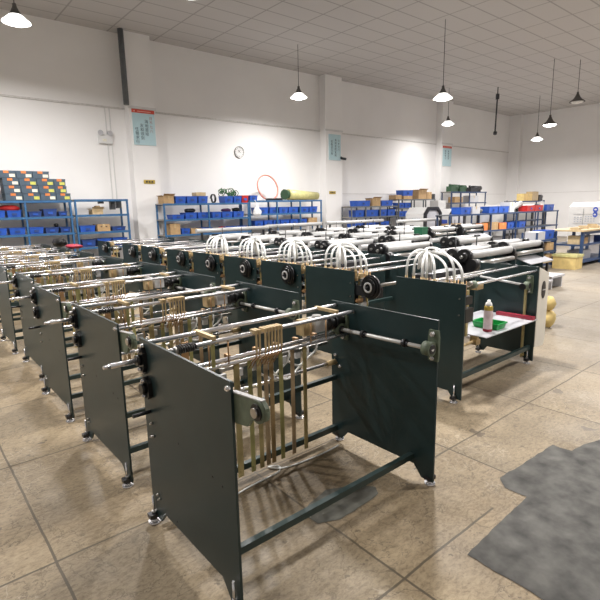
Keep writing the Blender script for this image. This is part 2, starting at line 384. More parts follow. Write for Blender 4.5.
for i, (dx, dy) in enumerate(((.02, 1.27), (.018, 2.53), (.09, 3.79), (.06, 5.06), (.06, 6.33), (.06, 7.6), (.06, 8.87))):
    lab = 'dark green machine frame with brass fingers, %s from the front of its row' % NTH[i+2]
    b = fr.location; copy_tree(fr, (b.x+dx, b.y+dy, 0), lab)
pts = [(1.36, 2.36, .008), (1.44, 2.36, .008), (1.58, 2.35, .008), (1.66, 2.37, .008), (1.72, 2.41, .012), (1.70, 2.46, .02), (1.72, 2.43, .012), (1.80, 2.38, .008), (1.98, 2.37, .008), (2.12, 2.36, .008), (2.27, 2.36, .008)]
def smooth(pts, k=6):
    pts = [Vector(p) for p in pts]; out = []
    for i in range(len(pts)-1):
        p0, p1, p2, p3 = pts[max(i-1, 0)], pts[i], pts[i+1], pts[min(i+2, len(pts)-1)]
        for j in range(k):
            t = j/k; out.append(.5*((2*p1)+(p2-p0)*t+(2*p0-5*p1+4*p2-p3)*t*t+(3*p1-p0-3*p2+p3)*t**3))
    return out+[pts[-1]]
tag(MB().tube(smooth([(1.30, 2.26, .008), (1.45, 2.29, .008), (1.62, 2.30, .008), (1.72, 2.31, .008), (1.76, 2.36, .008), (1.70, 2.40, .008), (1.76, 2.33, .008), (1.9, 2.30, .008), (2.1, 2.29, .008), (2.26, 2.30, .008)]), .0055, 6).build('cable', 'hose'), 'thin white cable lying on the floor under the brass strips', 'cable')

# ------------------------------------------------------------------ machines of the second row (hose loops over closed side plates)
BX0, BX1 = 3.55, 5.04
def disc(root, x, y, z):
    d = MB().cyl((x, y, z), (x-.05, y, z), .105, 24).cyl((x-.05, y, z), (x-.065, y, z), .085, 24).cyl((x+.06, y, z), (x, y, z), .05, 12).cyl((x-.01, y, z), (x-.035, y, z), .118, 28).build('clutch_disc', 'black', root)
    R = Matrix.Rotation(-PI/2, 3, 'Y')
    MB().lathe([(.036, 0), (.053, 0), (.053, .008), (.036, .008), (.036, 0)], (x-.065, y, z), 20, R).build('disc_ring', 'roller', d)
    MB().cyl((x-.065, y, z), (x-.10, y, z), .012, 10).build('disc_hub', 'dsteel', d)
    for k in range(3):
        a = k*2.1+.4; MB().cyl((x-.05, y+.075*math.cos(a), z+.075*math.sin(a)), (x-.075, y+.075*math.cos(a), z+.075*math.sin(a)), .009, 6).build('disc_bolt', 'black', d)
def hoses(root, yf, n=8, y0=.10, y1=.70, ye=.86):
    """loops from a row of brass fittings along the near plate over to a block further back"""
    for i in range(n):
        y = yf+y0+(y1-y0)*i/(n-1)+.014*math.sin(i*2.3); x = 3.66+.03*math.sin(i*1.3)
        e = Vector((4.08-.012*i, yf+ye-.03*i, 1.05+.02*math.sin(i*1.7))); s0 = Vector((x, y, 1.03)); top = .215+.03*math.sin(i*2.1)
        h = MB().tube([s0+(e-s0)*(.5-.5*math.cos(PI*k/14))+Vector((0, 0, top*math.sin(PI*k/14)**.55)) for k in range(15)], .0118, 7).build('air_hose', 'hose', root)
        MB().cyl((x, y, .95), (x, y, 1.045), .014, 8).cyl((x, y, 1.0), (x, y, 1.015), .019, 6).build('hose_fitting', 'brass', h)
        if i < 5: MB().tube([(x+.03, y-.02, 1.05), (x+.035, y-.02, .86), (x+.02, y-.04, .78)], .005, 5).build('copper_pipe', 'copper', h)
def make_hose_machine(label, yf, yb, xdisc=None, hose=True, hh=1.045, setback=0.):
    root = empty('printing_machine', ((BX0+BX1)/2, (yf+yb)/2, 0), label, 'machine', 'green machines with white hose loops')
    yf_ = yf
    for x in (BX0, BX1):
        yf = yf_+(setback if x == BX1 else 0)
        MB().prism([(yf, .035), (yf+.085, .035), (yf+.13, .09), (yb-.13, .09), (yb-.09, .035), (yb, .035), (yb, hh), (yf, hh)], 'x', x, x+.012).build('side_plate', 'green', root)
    yf = yf_
    for x, y in ((BX0-.012, yf+.06), (BX0-.012, yb-.04), (BX1-.02, yf+setback+.05), (BX1-.02, yb-.04)): foot(root, x, y, -1)
    bolts(root, BX0, [(yf+.05, .78), (yf+.05, .92), (yb-.05, .30)], -1, .008, .006, 'steel')
    XI = BX0+.012
    for dy, z, m, r in ((.10, 1.0, 'chrome', .012), (.30, 1.03, 'chrome', .011), (.55, .98, 'steel', .016), (.70, .90, 'chrome', .012)):
        MB().cyl((XI, yf+dy, z), (BX1, yf+dy, z), r, 12).build('rod', m, root)
    MB().box(XI, BX1, yf+.10, yf+.135, .16, .20).build('tie_bar', 'tie', root)
    MB().box(XI, BX1, yb-.06, yb-.02, .45, .49).build('tie_bar', 'tie', root)
    MB().box(3.60, 3.72, yf+.10, yb-.02, .92, .96).build('manifold', 'brass', root)
    MB().box(3.85, 4.5, yb-.10, yb+.06, .93, 1.03).build('hose_block', 'dsteel', root)
    for k in range(5): MB().box(3.60+.02*k, 3.66+.02*k, yf+.06+.11*k, yf+.10+.11*k, .96, 1.03).build('valve', 'copper' if k % 2 else 'brass', root)
    # linkage at the front edge: brass posts, arm and bracket
    if setback:
        hoses(root, yf)
        MB().box(3.90, 3.935, yf+.19, yf+.205, .50, .93).build('brass_post', 'zinc', root)
        MB().box(3.62, 3.74, yf+.03, yf+.10, .70, .82).box(3.60, 3.70, yf+.02, yf+.08, .86, .93).build('gear_housing', 'black', root)
        MB().cyl((3.78, yf+.10, 1.0), (3.86, yf+.10, 1.0), .035, 12).build('end_cap', 'cast', root)
        return root
    MB().box(3.60, 3.625, yf-.03, yf-.012, .52, 1.00).build('brass_post', 'zinc', root)
    MB().box(3.66, 3.68, yf-.075, yf-.06, .52, .96).build('brass_post', 'zinc', root)
    for k, (y_, z_, m_) in enumerate(((-.05, 1.0, 'brass'), (-.02, .74, 'copper'), (-.065, .60, 'brass'), (-.03, .56, 'steel'), (-.055, .70, 'steel'))):
        MB().box(3.57, 3.63+.015*k, yf+y_-.018, yf+y_+.012, z_-.02, z_+.022).cyl((3.555, yf+y_, z_), (3.60, yf+y_, z_), .012, 8).build('clamp_block', m_, root)
    MB().box(3.60, 3.72, yf-.06, yf-.01, .93, .965).cyl((3.60, yf-.05, .90), (3.72, yf-.05, .90), .03, 10).build('rocker_arm', 'steel', root)
    MB().box(3.61, 3.72, yf-.05, yf-.01, .82, .86).build('clamp_block', 'brass', root); MB().box(3.61, 3.66, yf-.06, yf-.0, .66, .70).build('clamp_block', 'brass', root)
    MB().cyl((3.58, yf+.02, .88), (3.80, yf+.02, .88), .035, 12).box(3.6, 3.75, yf-.01, yf+.06, .70, .80).build('gear_housing', 'black', root)
    if xdisc is not None:
        disc(root, BX0-.012, yf+xdisc, .915)
        if xdisc < 0: MB().cyl((BX0-.01, yf+xdisc, .915), (BX1, yf+xdisc, .915), .016, 12).build('disc_shaft', 'steel', root); MB().box(BX0+.02, BX0+.10, yf+xdisc-.04, yf+.05, .80, .90).build('disc_bracket', 'dsteel', root)
    if hose: hoses(root, yf, 8, -.07, .56, .80)
    return root
b1 = make_hose_machine('green machine with white hose loops, white feed sheet and cream switch panel', 2.12, 2.84, setback=.07)
# its open front: feed sheet, shaft, posts, cream cover
MB().box(4.0, 5.03, 2.16, 2.80, .492, .50).build('feed_sheet', 'sheet', b1)
MB().box(3.99, 4.06, 2.25, 2.32, .41, .46).cyl((3.565, 2.29, .435), (4.06, 2.29, .435), .014, 10).box(4.0, 4.03, 2.25, 2.32, .46, .492).build('clamp_block', 'brass', b1)
MB().box(4.985, 5.02, 2.285, 2.30, .07, .82).cyl((5.0, 2.27, .10), (5.0, 2.30, .10), .02, 10).build('brass_post', 'zinc', b1)
MB().box(3.99, 4.10, 2.27, 2.35, .925, .985).build('clamp_block', 'brass', b1)
MB().cyl((3.66, 2.16, 1.035), (3.70, 2.16, 1.035), .02, 8).build('knob', 'steel', b1)
MB().cyl((4.985, 2.80, .895), (4.985, 2.28, .85), .0125, 12).build('shaft', 'roller', b1)
pillow(b1, BX1, 2.27, .85)
MB().cyl((4.93, 2.30, .84), (5.02, 2.30, .84), .035, 12).build('clutch', 'black', b1)
cv = MB().prism([(5.053, .19), (5.25, .17), (5.285, .24), (5.285, .94), (5.27, .965), (5.053, 1.04)], 'y', 2.185, 2.72).build('side_cover', 'cream', b1); cv['label'] = 'cream painted side cover with black oval switch plate'
sw = MB().prism([(5.165+.042*math.cos(a), .795+.092*math.sin(a)) for a in [2*PI*k/24 for k in range(24)]], 'y', 2.178, 2.185).build('switch_plate', 'black', cv)
MB().box(5.13, 5.20, 2.172, 2.178, .79, .80).build('switch', 'roller', cv)
b2 = make_hose_machine('green machine with white hoses directly behind the machine carrying the green tray', 3.38, 4.14, -.26)
b3 = make_hose_machine('green machine with white hoses and round black clutch, third from front of its row', 4.23, 5.01, .19)
bx = (BX0+BX1)/2
for i, (yf, hz) in enumerate(((5.13, 1), (6.05, 1), (7.0, 0), (8.1, 0), (9.06, 0), (10.6, 0))):
    lab = ('green machine with white hoses and round black clutch, %s from front of its row' % NTH[i+4]) if hz else ('green machine with rods but no white hoses, %s behind the hose machines' % NTH[i-1])
    copy_tree(b3, (bx, yf+.39, 0), lab, skip=() if hz else ('air_hose', 'hose_fitting'))
# things lying on the feed sheet
can = empty('spray_can', (4.225, 2.275, .50), 'spray can with white cap and pink-white label on the feed sheet', 'spray can')
MB().lathe([(0, .50), (.034, .50), (.034, .735), (.03, .745), (.024, .752), (0, .752)], (4.225, 2.275, 0), 20).build('can_body', 'gold', can)
MB().lathe([(.0345, .50), (.0355, .502), (.0355, .524), (.0345, .526)], (4.225, 2.275, 0), 20).build('base_band', 'crimson', can)
MB().lathe([(.0347, .526), (.0347, .705)], (4.225, 2.275, 0), 20).build('can_label', mat('pale_pink_label', (.75, .62, .64), .4), can)
MB().prism([(4.225+.0352*math.cos(a), 2.275+.0352*math.sin(a)) for a in [-1.3+.12*k for k in range(8)]]+[(4.225, 2.275)], 'z', .53, .68).build('label_stripe', 'crimson', can)
MB().lathe([(.027, .748), (.028, .756), (.022, .778), (.013, .785), (.012, .803), (0, .806)], (4.225, 2.275, 0), 16).build('cap', 'hose', can)
def tray_mesh(x0, x1, y0, y1, z, h, t=.006, lip=.008, taper=.012):
    mb = MB()
    def ring(e, zz): return [(x0-e, y0-e, zz), (x1+e, y0-e, zz), (x1+e, y1+e, zz), (x0-e, y1+e, zz)]
    rings = [ring(-taper, z), ring(0, z+h-.012), ring(lip, z+h-.012), ring(lip, z+h), ring(-t, z+h), ring(-t-taper, z+t)]
    vs = [p for r in rings for p in r]; fs = [(3, 2, 1, 0)]
    for k in range(5):
        for i in range(4): j = (i+1) % 4; fs.append((4*k+i, 4*k+j, 4*k+4+j, 4*k+4+i))
    fs.append((20, 21, 22, 23)); return mb.add(vs, fs)
can.scale = (1.2, 1.2, 1.0)
gt = tray_mesh(4.285, 4.46, 2.21, 2.47, .501, .062)
gt.box(4.30, 4.45, 2.335, 2.341, .507, .555)
tag(gt.build('parts_tray', 'gtray', None, (4.37, 2.34, .50)), 'green plastic parts tray behind the spray can on the feed sheet', 'tray')
tag(MB().box(4.935, 4.99, 2.17, 2.57, .501, .535).build('bar', 'crimson', None, (4.96, 2.37, .50)), 'long crimson bar lying along the edge of the feed sheet', 'bar')

# ------------------------------------------------------------------ machines with pale rollers
def make_roller_machine(label, x0, y0, L=1.02):
    x1 = x0+L
    root = empty('roller_machine', ((x0+x1)/2, y0+.4, 0), label, 'machine', 'roller machines behind the hose machines')
    for x in (x0, x1):
        MB().prism([(y0, .03), (y0+.09, .03), (y0+.13, .09), (y0+.67, .09), (y0+.71, .03), (y0+.8, .03), (y0+.8, .95), (y0+.5, 1.02), (y0, .92)], 'x', x, x+.012).build('side_plate', 'green', root)
    XI = x0+.012
    MB().cyl((XI, y0+.10, 1.06), (x1+.03, y0+.10, 1.06), .052, 18).build('roller', 'roller', root)
    MB().cyl((XI, y0+.30, 1.085), (x1-.02, y0+.30, 1.085), .04, 16).build('roller', 'roller', root)
    MB().cyl((XI, y0+.04, .95), (x1, y0+.04, .95), .032, 14).build('roller', 'steel', root)
    MB().cyl((XI, y0+.62, 1.06), (x1+.1, y0+.62, 1.06), .042, 14).build('roller', 'roller', root)
    MB().cyl((XI+.05, y0+.20, 1.02), (x1-.05, y0+.20, 1.02), .016, 10).build('rod', 'bronze', root); MB().cyl((XI, y0+.44, 1.10), (x1+.05, y0+.44, 1.10), .022, 10).build('rod', 'roller', root)
    MB().box(x0+.45, x0+.60, y0+.36, y0+.42, 1.0, 1.09).build('clamp_block', 'dsteel', root); MB().box(x1-.18, x1-.05, y0+.22, y0+.27, 1.0, 1.13).build('clamp_block', 'black', root)
    MB().cyl((XI, y0+.47, .98), (x1, y0+.47, .98), .02, 10).build('rod', 'chrome', root)
    MB().box(XI, x1, y0+.02, y0+.05, .14, .18).build('tie_bar', 'tie', root)
    sh = MB().add([(x0+.35, y0-.12, .80), (x1+.1, y0-.12, .80), (x1+.1, y0+.12, .88), (x0+.35, y0+.12, .88), (x0+.35, y0-.12, .79), (x1+.1, y0-.12, .79), (x1+.1, y0+.12, .87), (x0+.35, y0+.12, .87)],
      [(0, 1, 2, 3), (7, 6, 5, 4), (0, 4, 5, 1), (1, 5, 6, 2), (2, 6, 7, 3), (3, 7, 4, 0)]).build('delivery_sheet', 'sheet', root)
    c = MB(); c.cyl((x0-.16, y0+.10, 1.05), (x0, y0+.10, 1.05), .055, 14).cyl((x0-.12, y0+.10, 1.05), (x0-.06, y0+.10, 1.05), .10, 18).cyl((x0-.10, y0+.28, 1.06), (x0-.02, y0+.28, 1.06), .085, 16)
    c.cyl((x0-.14, y0-.02, .96), (x0-.02, y0-.02, .96), .07, 14).box(x0-.12, x0-.01, y0-.05, y0+.32, .86, .98).cyl((x0-.15, y0+.2, .93), (x0, y0+.2, .93), .06, 12)
    c.build('clutch_unit', 'black', root)
    MB().cyl((x0-.16, y0+.10, 1.05), (x0-.19, y0+.10, 1.05), .02, 10).cyl((x0-.10, y0+.28, 1.06), (x0-.13, y0+.28, 1.06), .016, 10).build('shaft_end', 'steel', root)
    MB().cyl((x1+.012, y0+.10, 1.03), (x1+.08, y0+.10, 1.03), .07, 14).box(x1+.012, x1+.07, y0+.02, y0+.3, .88, 1.0).build('end_housing', 'black', root)
    for x, y in ((x0+.25, y0+.45), (x1-.25, y0+.45)): MB().cyl((x, y, .95), (x, y, 1.26), .009, 8).box(x-.012, x+.012, y-.02, y+.02, .94, .97).build('guide_post', 'black', root)
    for x, y in ((x0-.0, y0+.05), (x0-.0, y0+.75), (x1-.02, y0+.05), (x1-.02, y0+.75)): MB().cyl((x, y, 0), (x, y, .04), .03, 10).build('leveling_foot', 'chrome', root)
    return root
RM = [(5.5, 3.16), (5.55, 4.55), (5.55, 5.75), (5.6, 6.95), (5.6, 8.1), (5.6, 9.3),
      (6.83, 3.36), (7.35, 4.5), (7.08, 5.65), (7.2, 6.85), (7.2, 8.05), (7.2, 9.3),
      (8.75, 6.95), (8.8, 8.15), (8.8, 9.35),
      (10.3, 7.1), (10.3, 8.2), (10.4, 9.4), (12.0, 7.3)]
PLACE = ['beyond the cream switch panel, rollers at its height', 'first row behind the hose loops, second back', 'first row behind the hose loops, third back', 'first row behind the hose loops, fourth back', 'first row behind the hose loops, fifth back', 'first row behind the hose loops, last back',
 'middle row, first from the aisle', 'middle row, second from the aisle', 'middle row, third from the aisle', 'middle row, fourth from the aisle', 'middle row, fifth from the aisle', 'middle row, last before the racks',
 'third row, first from the aisle', 'third row, second from the aisle', 'third row, last before the racks',
 'fourth row, first from the aisle', 'fourth row, second from the aisle', 'fourth row, last before the racks', 'single one before the long navy shelf']
rm = make_roller_machine('green machine with pale rollers, '+PLACE[0], *RM[0])
o0 = rm.location.copy()
for (x, y), p in list(zip(RM, PLACE))[1:]: copy_tree(rm, (o0.x+x-RM[0][0], o0.y+y-RM[0][1], 0), 'green machine with pale rollers, '+p)
# long pale rollers lying across the far machines
for i, (x0, x1, y, z) in enumerate(((5.5, 7.6, 10.35, 1.19), (7.6, 9.6, 10.45, 1.21), (9.7, 12.2, 10.35, 1.22), (12.0, 14.2, 9.6, 1.2))):
    r = empty('roller_stand', ((x0+x1)/2, y, 0), 'long pale roller on thin black stands before the blue racks, %s from the frame machines' % NTH[i+1], 'roller stand', 'long roller stands before the blue racks')
    MB().cyl((x0, y, z), (x1, y, z), .05, 14).build('roller', 'roller', r)
    for x in (x0+.15, x1-.15): MB().box(x-.02, x+.02, y-.02, y+.02, 0, z-.04).box(x-.03, x+.03, y-.2, y+.2, 0, .04).build('stand_leg', 'dsteel', r)
tag(MB().prism([(8.15, 4.62), (8.37, 4.62), (8.37, 4.92), (8.15, 4.92)], 'z', 0, .98).build('bin_box', 'gtray') if False else MB().box(8.86, 9.06, 6.4, 6.62, 0, 1.19).box(8.85, 9.07, 6.39, 6.63, 1.19, 1.21).build('control_box', mat('mid_green_paint', (.02, .14, .07), .45), None, (8.96, 6.5, 0)), 'plain mid-green control cabinet among the pale rollers', 'cabinet')

# ------------------------------------------------------------------ racks and what stands on them
def rack(name, label, x0, x1, y0, y1, levels, posts, m='blue', deck='board', zt=None, group='steel racks along the back wall'):
    zt = zt or max(levels)
    root = empty(name, ((x0+x1)/2, (y0+y1)/2, 0), label, 'rack', group)
    for x in posts:
        for y in (y0, y1-.04): MB().box(x-.02, x+.02, y, y+.04, 0, zt).build('upright', m, root)
        for k in range(0): pass
    for z in levels:
        s = MB().box(x0-.02, x1+.02, y0+.01, y1-.01, z-.028, z-.002).build('shelf', deck, root)
        MB().box(x0-.022, x1+.022, y0-.004, y0+.008, z-.05, z).box(x0-.022, x1+.022, y1-.008, y1+.004, z-.05, z).build('shelf_edge', m, s)
    return root
RY0, RY1 = 12.2, 12.7
rack('shelving_rack', 'blue steel rack carrying slate cartons on its top shelf', 1.2, 3.3, RY0, RY1, (1.96, 1.60, 1.22, .70, .2), (1.2, 2.34, 3.28))
rack('shelving_rack', 'blue steel rack with an empty top, between slate cartons and banner pillar', 3.39, 4.62, RY0, RY1, (1.98, 1.62, 1.21, .85, .3), (3.39, 4.62))
rack('shelving_rack', 'blue steel rack with green cable heap on top, beside the banner pillar', 5.55, 8.22, RY0, RY1, (1.86, 1.44, 1.03, .6, .2), (5.55, 6.88, 8.22))
rack('shelving_rack', 'blue steel rack topped by the pink hoop and yellow roll', 8.32, 11.22, RY0, RY1, (1.92, 1.52, 1.14, .7, .2), (8.32, 9.35, 10.3, 11.22))
rack('shelving_rack', 'low grey rack filled with blue bins right after the second pillar', 12.45, 15.0, RY0, RY1, (1.68, 1.30, .9, .4), (12.45, 13.2, 14.0, 14.98), 'grey')
rack('shelving_rack', 'taller grey rack topped by cardboard cartons and a raised blue crate', 15.1, 17.5, RY0, RY1, (1.92, 1.58, 1.25, .8, .3), (15.1, 15.9, 16.7, 17.5), 'grey')
rack('shelving_rack', 'tall navy rack with dark motors, third pillar behind it', 18.6, 21.5, 12.0, 12.5, (2.22, 1.75, 1.3, .7), (18.65, 19.4, 20.1, 21.45), 'navy')
rack('long_shelf', 'long navy shelf with blue and red bins standing before the white machines', 13.3, 21.2, 8.6, 9.1, (1.36, .78, .3), (13.35, 14.6, 15.85, 17.65, 19.4, 21.15), 'navy', 'grey', group='navy shelves near the aisle')
UP = 'blue plastic bin'
def carton(x0, x1, y0, z, h, d, label, m='card', group=None, tape=True, flaps=False):
    y1 = y0+d; o = MB().box(x0, x1, y0, y1, z, z+h)
    if flaps: o.add([(x0, y0, z+h), (x1, y0, z+h), (x1+.02, y0-.08, z+h+.05), (x0-.02, y0-.08, z+h+.05), (x0, y0-.004, z+h), (x1, y0-.004, z+h)], [(0, 1, 2, 3)]); o.box(x0-.05, x0, y0, y1, z+h-.003, z+h, Matrix.Rotation(.5, 3, 'Y')).box(x1, x1+.05, y0, y1, z+h-.003, z+h, Matrix.Rotation(-.5, 3, 'Y'))
    r = o.build('carton', m, None, ((x0+x1)/2, y0+d/2, z)); tag(r, label, 'box', group)
    if tape:
        xm = (x0+x1)/2; MB().box(xm-.025, xm+.025, y0-.003, y0, z+h*.6, z+h).box(xm-.025, xm+.025, y0-.003, y1, z+h, z+h+.003).build('tape', 'tape', r)
    return r
def pbin(x0, x1, y0, z, h, label, group, m='bin', d=.37):
    g = .006; mb = tray_mesh(x0+g+.008, x1-g-.008, y0+.01, y0+d, z, h, .008, .008, .015)
    o = mb.build('bin', m, None, ((x0+x1)/2, y0+d/2, z)); tag(o, label, 'bin', group)
    xm = (x0+x1)/2; MB().box(xm-.05, xm+.05, y0-.004, y0+.004, z+h*.3, z+h*.62).build('label_holder', 'dbin' if m == 'bin' else 'bin', o)
    return o
YB0 = RY0+.05
# slate parts cartons
rows = [(1.965, (1.99, 2.33, 2.68, 3.01, 3.32)), (2.125, (1.98, 2.31, 2.66, 3.0, 3.25)), (2.285, (1.97, 2.29, 2.64, 2.99, 3.24)), (2.445, (1.90, 2.25, 2.57, 2.91))]
for r, (z, xs) in enumerate(rows):
    for k in range(len(xs)-1):
        a, b = xs[k]+.006, xs[k+1]-.006
        o = MB().box(a, b, YB0, YB0+.40, z, z+.152).box(a-.004, b+.004, YB0-.004, YB0+.404, z+.125, z+.154).build('parts_carton', 'slate', None, ((a+b)/2, YB0+.2, z))
        tag(o, 'slate-blue carton on the first rack top, %s layer up, %s along' % (NTH[r+1], NTH[k+1]), 'box', 'slate cartons on the rack top')
        MB().box(b-.13, b-.02, YB0-.008, YB0-.003, z+.02, z+.085).build('paper_label', 'lime' if (r < 3 and k > 0 and r+k != 2) or (r == 0 and k == 3) else 'label', o)
        xm = a+.45*(b-a); MB().box(xm-.05, xm+.05, YB0-.008, YB0-.003, z+.10, z+.153).build('orange_tab', 'orange', o)
for k in range(5):
    o = MB().box(1.5, 1.87, YB0, YB0+.4, 1.965+.12*k, 1.965+.12*k+.115).build('parts_carton', 'white', None, (1.68, YB0+.2, 1.965+.12*k))
    tag(o, 'white carton with pink edge at the rack end, %s layer up' % NTH[k+1], 'box', 'white cartons beside the slate cartons')
    MB().box(1.5, 1.87, YB0-.003, YB0, 1.965+.12*k+.0, 1.965+.12*k+.03).build('edge_band', mat('pale_pink_edge', (.7, .4, .36), .6) if k == 0 else bpy.data.materials['pale_pink_edge'], o)
def bins(z, lst, shelf, group, h=.15, y0=YB0):
    for k, t in enumerate(lst):
        x0, x1 = t[0], t[1]; m = t[2] if len(t) > 2 else 'bin'; hh = t[3] if len(t) > 3 else h
        pbin(x0, x1, y0, z+.001, hh, '%s on %s, %s along' % ('blue plastic bin' if m == 'bin' else 'dark blue plastic bin', shelf, NTH[k+1]), group, m)
G1 = 'bins on the first blue rack'
bins(1.60, [(1.60, 1.96), (1.97, 2.27), (2.39, 2.68, 'dbin', .12), (2.69, 3.0, 'dbin', .17), (3.01, 3.22, 'dbin', .11)], 'upper shelf below the slate cartons', G1)
bins(1.22, [(1.60, 1.95), (1.97, 2.31), (2.36, 2.68), (2.69, 3.0, 'dbin', .13), (3.01, 3.26, 'dbin', .13)], 'lower shelf below the slate cartons', G1)
tag(MB().blob((2.05, YB0+.15, 1.80), .22, .15, .07).build('cable_bundle', 'red', None, (2.05, YB0+.15, 1.75)), 'red cable bundle lying in a bin under the slate cartons', 'cable bundle')
tag(MB().blob((2.96, YB0+.1, 1.39), .05, .06, .05).build('motor', 'black', None, (2.96, YB0+.1, 1.35)), 'small black motor on the lower bins under the slate cartons', 'motor')
G2 = 'bins on the second blue rack'
bins(1.21, [(3.44, 3.82), (4.20, 4.56, 'dbin', .10)], 'middle shelf of the rack by the banner pillar', G2)
bins(.85, [(3.46, 3.80, 'dbin', .17), (3.82, 4.18), (4.19, 4.58)], 'lower shelf of the rack by the banner pillar', G2, .18)
carton(3.86, 4.16, YB0, 1.211, .17, .35, 'cardboard carton with black hand holes beside a blue bin')
MB().box(3.93, 3.97, YB0-.003, YB0, 1.31, 1.335).box(4.05, 4.09, YB0-.003, YB0, 1.31, 1.335).build('hand_hole', 'black', bpy.data.objects[[o.name for o in bpy.data.objects if o.name.startswith('carton')][-1]])
carton(3.79, 4.04, YB0+.05, 1.621, .13, .3, 'open tan carton on the top shelf by the banner pillar', 'tan', None, True, True)
carton(3.90, 4.0, YB0+.12, 1.757, .07, .12, 'small brown box standing on the open tan carton')
for k, (x, h) in enumerate(((4.10, .05), (4.38, .20), (4.54, .17))):
    o = MB().box(x-.06, x+.06, YB0+.3, YB0+.4, 1.93-h-.0, 1.93).cyl((x, YB0+.3, 1.93-h*.5), (x, YB0+.27, 1.93-h*.5), min(.04, h*.4), 10).build('switch_box', 'grey', None, (x, YB0+.35, 1.93-h))
    tag(o, 'small grey switch box under the rack top, %s towards the banner pillar' % NTH[k+1], 'switch box', 'switch boxes under the rack top')
G3 = 'bins on the third blue rack'
bins(1.86, [(5.90, 6.23), (6.24, 6.58), (6.59, 6.91), (7.44, 7.74), (7.75, 8.04)], 'top shelf of the rack with the cable heap', G3, .19)
bins(1.44, [(5.78, 6.15, 'bin', .12), (6.17, 6.54), (6.55, 6.90), (7.0, 7.32), (7.33, 7.70), (7.71, 8.10)], 'middle shelf of the rack with the cable heap', G3, .17)
bins(1.03, [(6.02, 6.30), (6.66, 7.0), (7.40, 7.80), (7.82, 8.18)], 'lower shelf of the rack with the cable heap', G3, .15)
carton(5.57, 5.86, YB0, 1.861, .20, .35, 'tan carton at the end of the rack top next to the pillar', 'card', None, True, True)
carton(5.70, 5.99, YB0, 1.031, .29, .35, 'tall tan carton on the lower shelf close to the pillar')
carton(6.32, 6.64, YB0, 1.031, .14, .35, 'flat tan carton between two blue bins on the lower shelf')
o = carton(6.56, 6.86, YB0+.05, 2.055, .10, .25, 'tan carton lying across the blue bins on the rack top', 'tan')
tag(MB().tube(spring_pts(0, .06, 0, 0, .12, 3), .012, 6).build('cable_coil', 'black'), 'black cable coil standing on the rack top by the blue bins', 'coil').location = (7.15, YB0+.2, 1.99)
tag(MB().blob((6.38, YB0+.15, 1.66), .17, .12, .06).build('cable_bundle', 'dsteel', None, (6.38, YB0+.15, 1.61)), 'dark cable bundle in a middle-shelf bin near the pillar', 'cable bundle')
tag(MB().blob((7.55, YB0+.15, 1.65), .16, .12, .05).build('cable_bundle', 'purple', None, (7.55, YB0+.15, 1.6)), 'dark purple cable bundle in a middle-shelf bin under the green heap', 'cable bundle')
tag(MB().blob((7.9, YB0+.15, 1.66), .14, .12, .06).build('cable_bundle', 'black', None, (7.9, YB0+.15, 1.6)), 'black cable bundle in the last middle-shelf bin under the green heap', 'cable bundle')
tag(MB().blob((7.45, YB0+.2, 1.11), .17, .12, .08).build('cable_bundle', 'red', None, (7.45, YB0+.2, 1.05)), 'red cable bundle on the lower shelf under the green heap', 'cable bundle')
heap = MB(); rnd = random.Random(5)
for k in range(26):
    cx, cy, cz = 7.66+rnd.uniform(-.26, .26), YB0+.2+rnd.uniform(-.1, .1), 2.06+rnd.uniform(0, .16)
    r = rnd.uniform(.05, .10); a = rnd.uniform(0, PI)
    heap.tube([(cx+r*math.cos(t)*math.cos(a), cy+r*math.cos(t)*math.sin(a), cz+r*.8*math.sin(t)) for t in [2*PI*j/12 for j in range(13)]], .011, 5)
tag(heap.build('cable_heap', 'leaf', None, (7.66, YB0+.2, 2.05)), 'tangled green cable heap piled above blue bins on the rack top', 'cable heap', None, 'stuff')
pbin(8.03, 8.28, YB0, 1.861, .21, 'red plastic bin beside the blue bins on the rack top', None, 'red')
tag(MB().lathe([(.0, 1.74), (.13, 1.74), (.15, 1.80), (.10, 1.88), (.03, 2.0), (.0, 2.0)], (0, 0, -.2), 8).build('plastic_bag', 'plast'), 'white plastic bag hanging at the join of two blue racks', 'bag')
bag = bpy.data.objects['plastic_bag']; bag.data.clear_geometry()
bm_ = MB(); bm_.tube([(0, 0, -.02), (0, .04, .06), (0, .16, .115), (0, .21, .125)], .012, 6); bm_.lathe([(.0, -.36), (.10, -.35), (.16, -.28), (.13, -.18), (.06, -.06), (.02, 0), (.0, 0)], (0, 0, 0), 9).blob((.03, 0, -.25), .14, .08, .10, .3)
bag.data.from_pydata(bm_.v, [], bm_.f); bag.scale = (1, .5, 1); bag.location = (8.5, 12.11, 1.80)
G4 = 'bins on the fourth blue rack'
bins(1.92, [(8.36, 8.66)], 'rack top beside the pink hoop', G4, .15)
bins(1.52, [(8.62, 9.05), (9.08, 9.44), (9.45, 9.83), (9.84, 10.27), (10.32, 10.72), (10.73, 11.1)], 'upper shelf below the pink hoop', G4, .19)
bins(1.14, [(8.5, 8.84), (8.86, 9.2), (9.22, 9.5), (9.51, 9.88), (9.9, 10.26), (10.27, 10.63)], 'lower shelf below the pink hoop', G4, .17)
carton(10.68, 11.06, YB0, 1.141, .2, .35, 'tan carton at the shelf end below the yellow roll')
tag(MB().tube([(9.22+.385*math.cos(a), 12.50+.10*math.sin(a), 2.315+.385*math.sin(a)) for a in [2*PI*k/40 for k in range(41)]], .026, 8).build('hoop', 'pink'), 'large pink hose hoop leaning above the blue rack', 'hoop')
tag(tray_mesh(9.02, 9.6, RY0+.02, RY0+.17, 1.921, .06).build('tray', 'dsteel', None, (9.3, YB0+.2, 1.921)), 'flat dark tray on the rack top beside the pink hoop', 'tray')
yr = empty('film_roll', (10.55, 12.45, 1.92), 'big yellow wrapped roll lying on the rack top', 'roll')
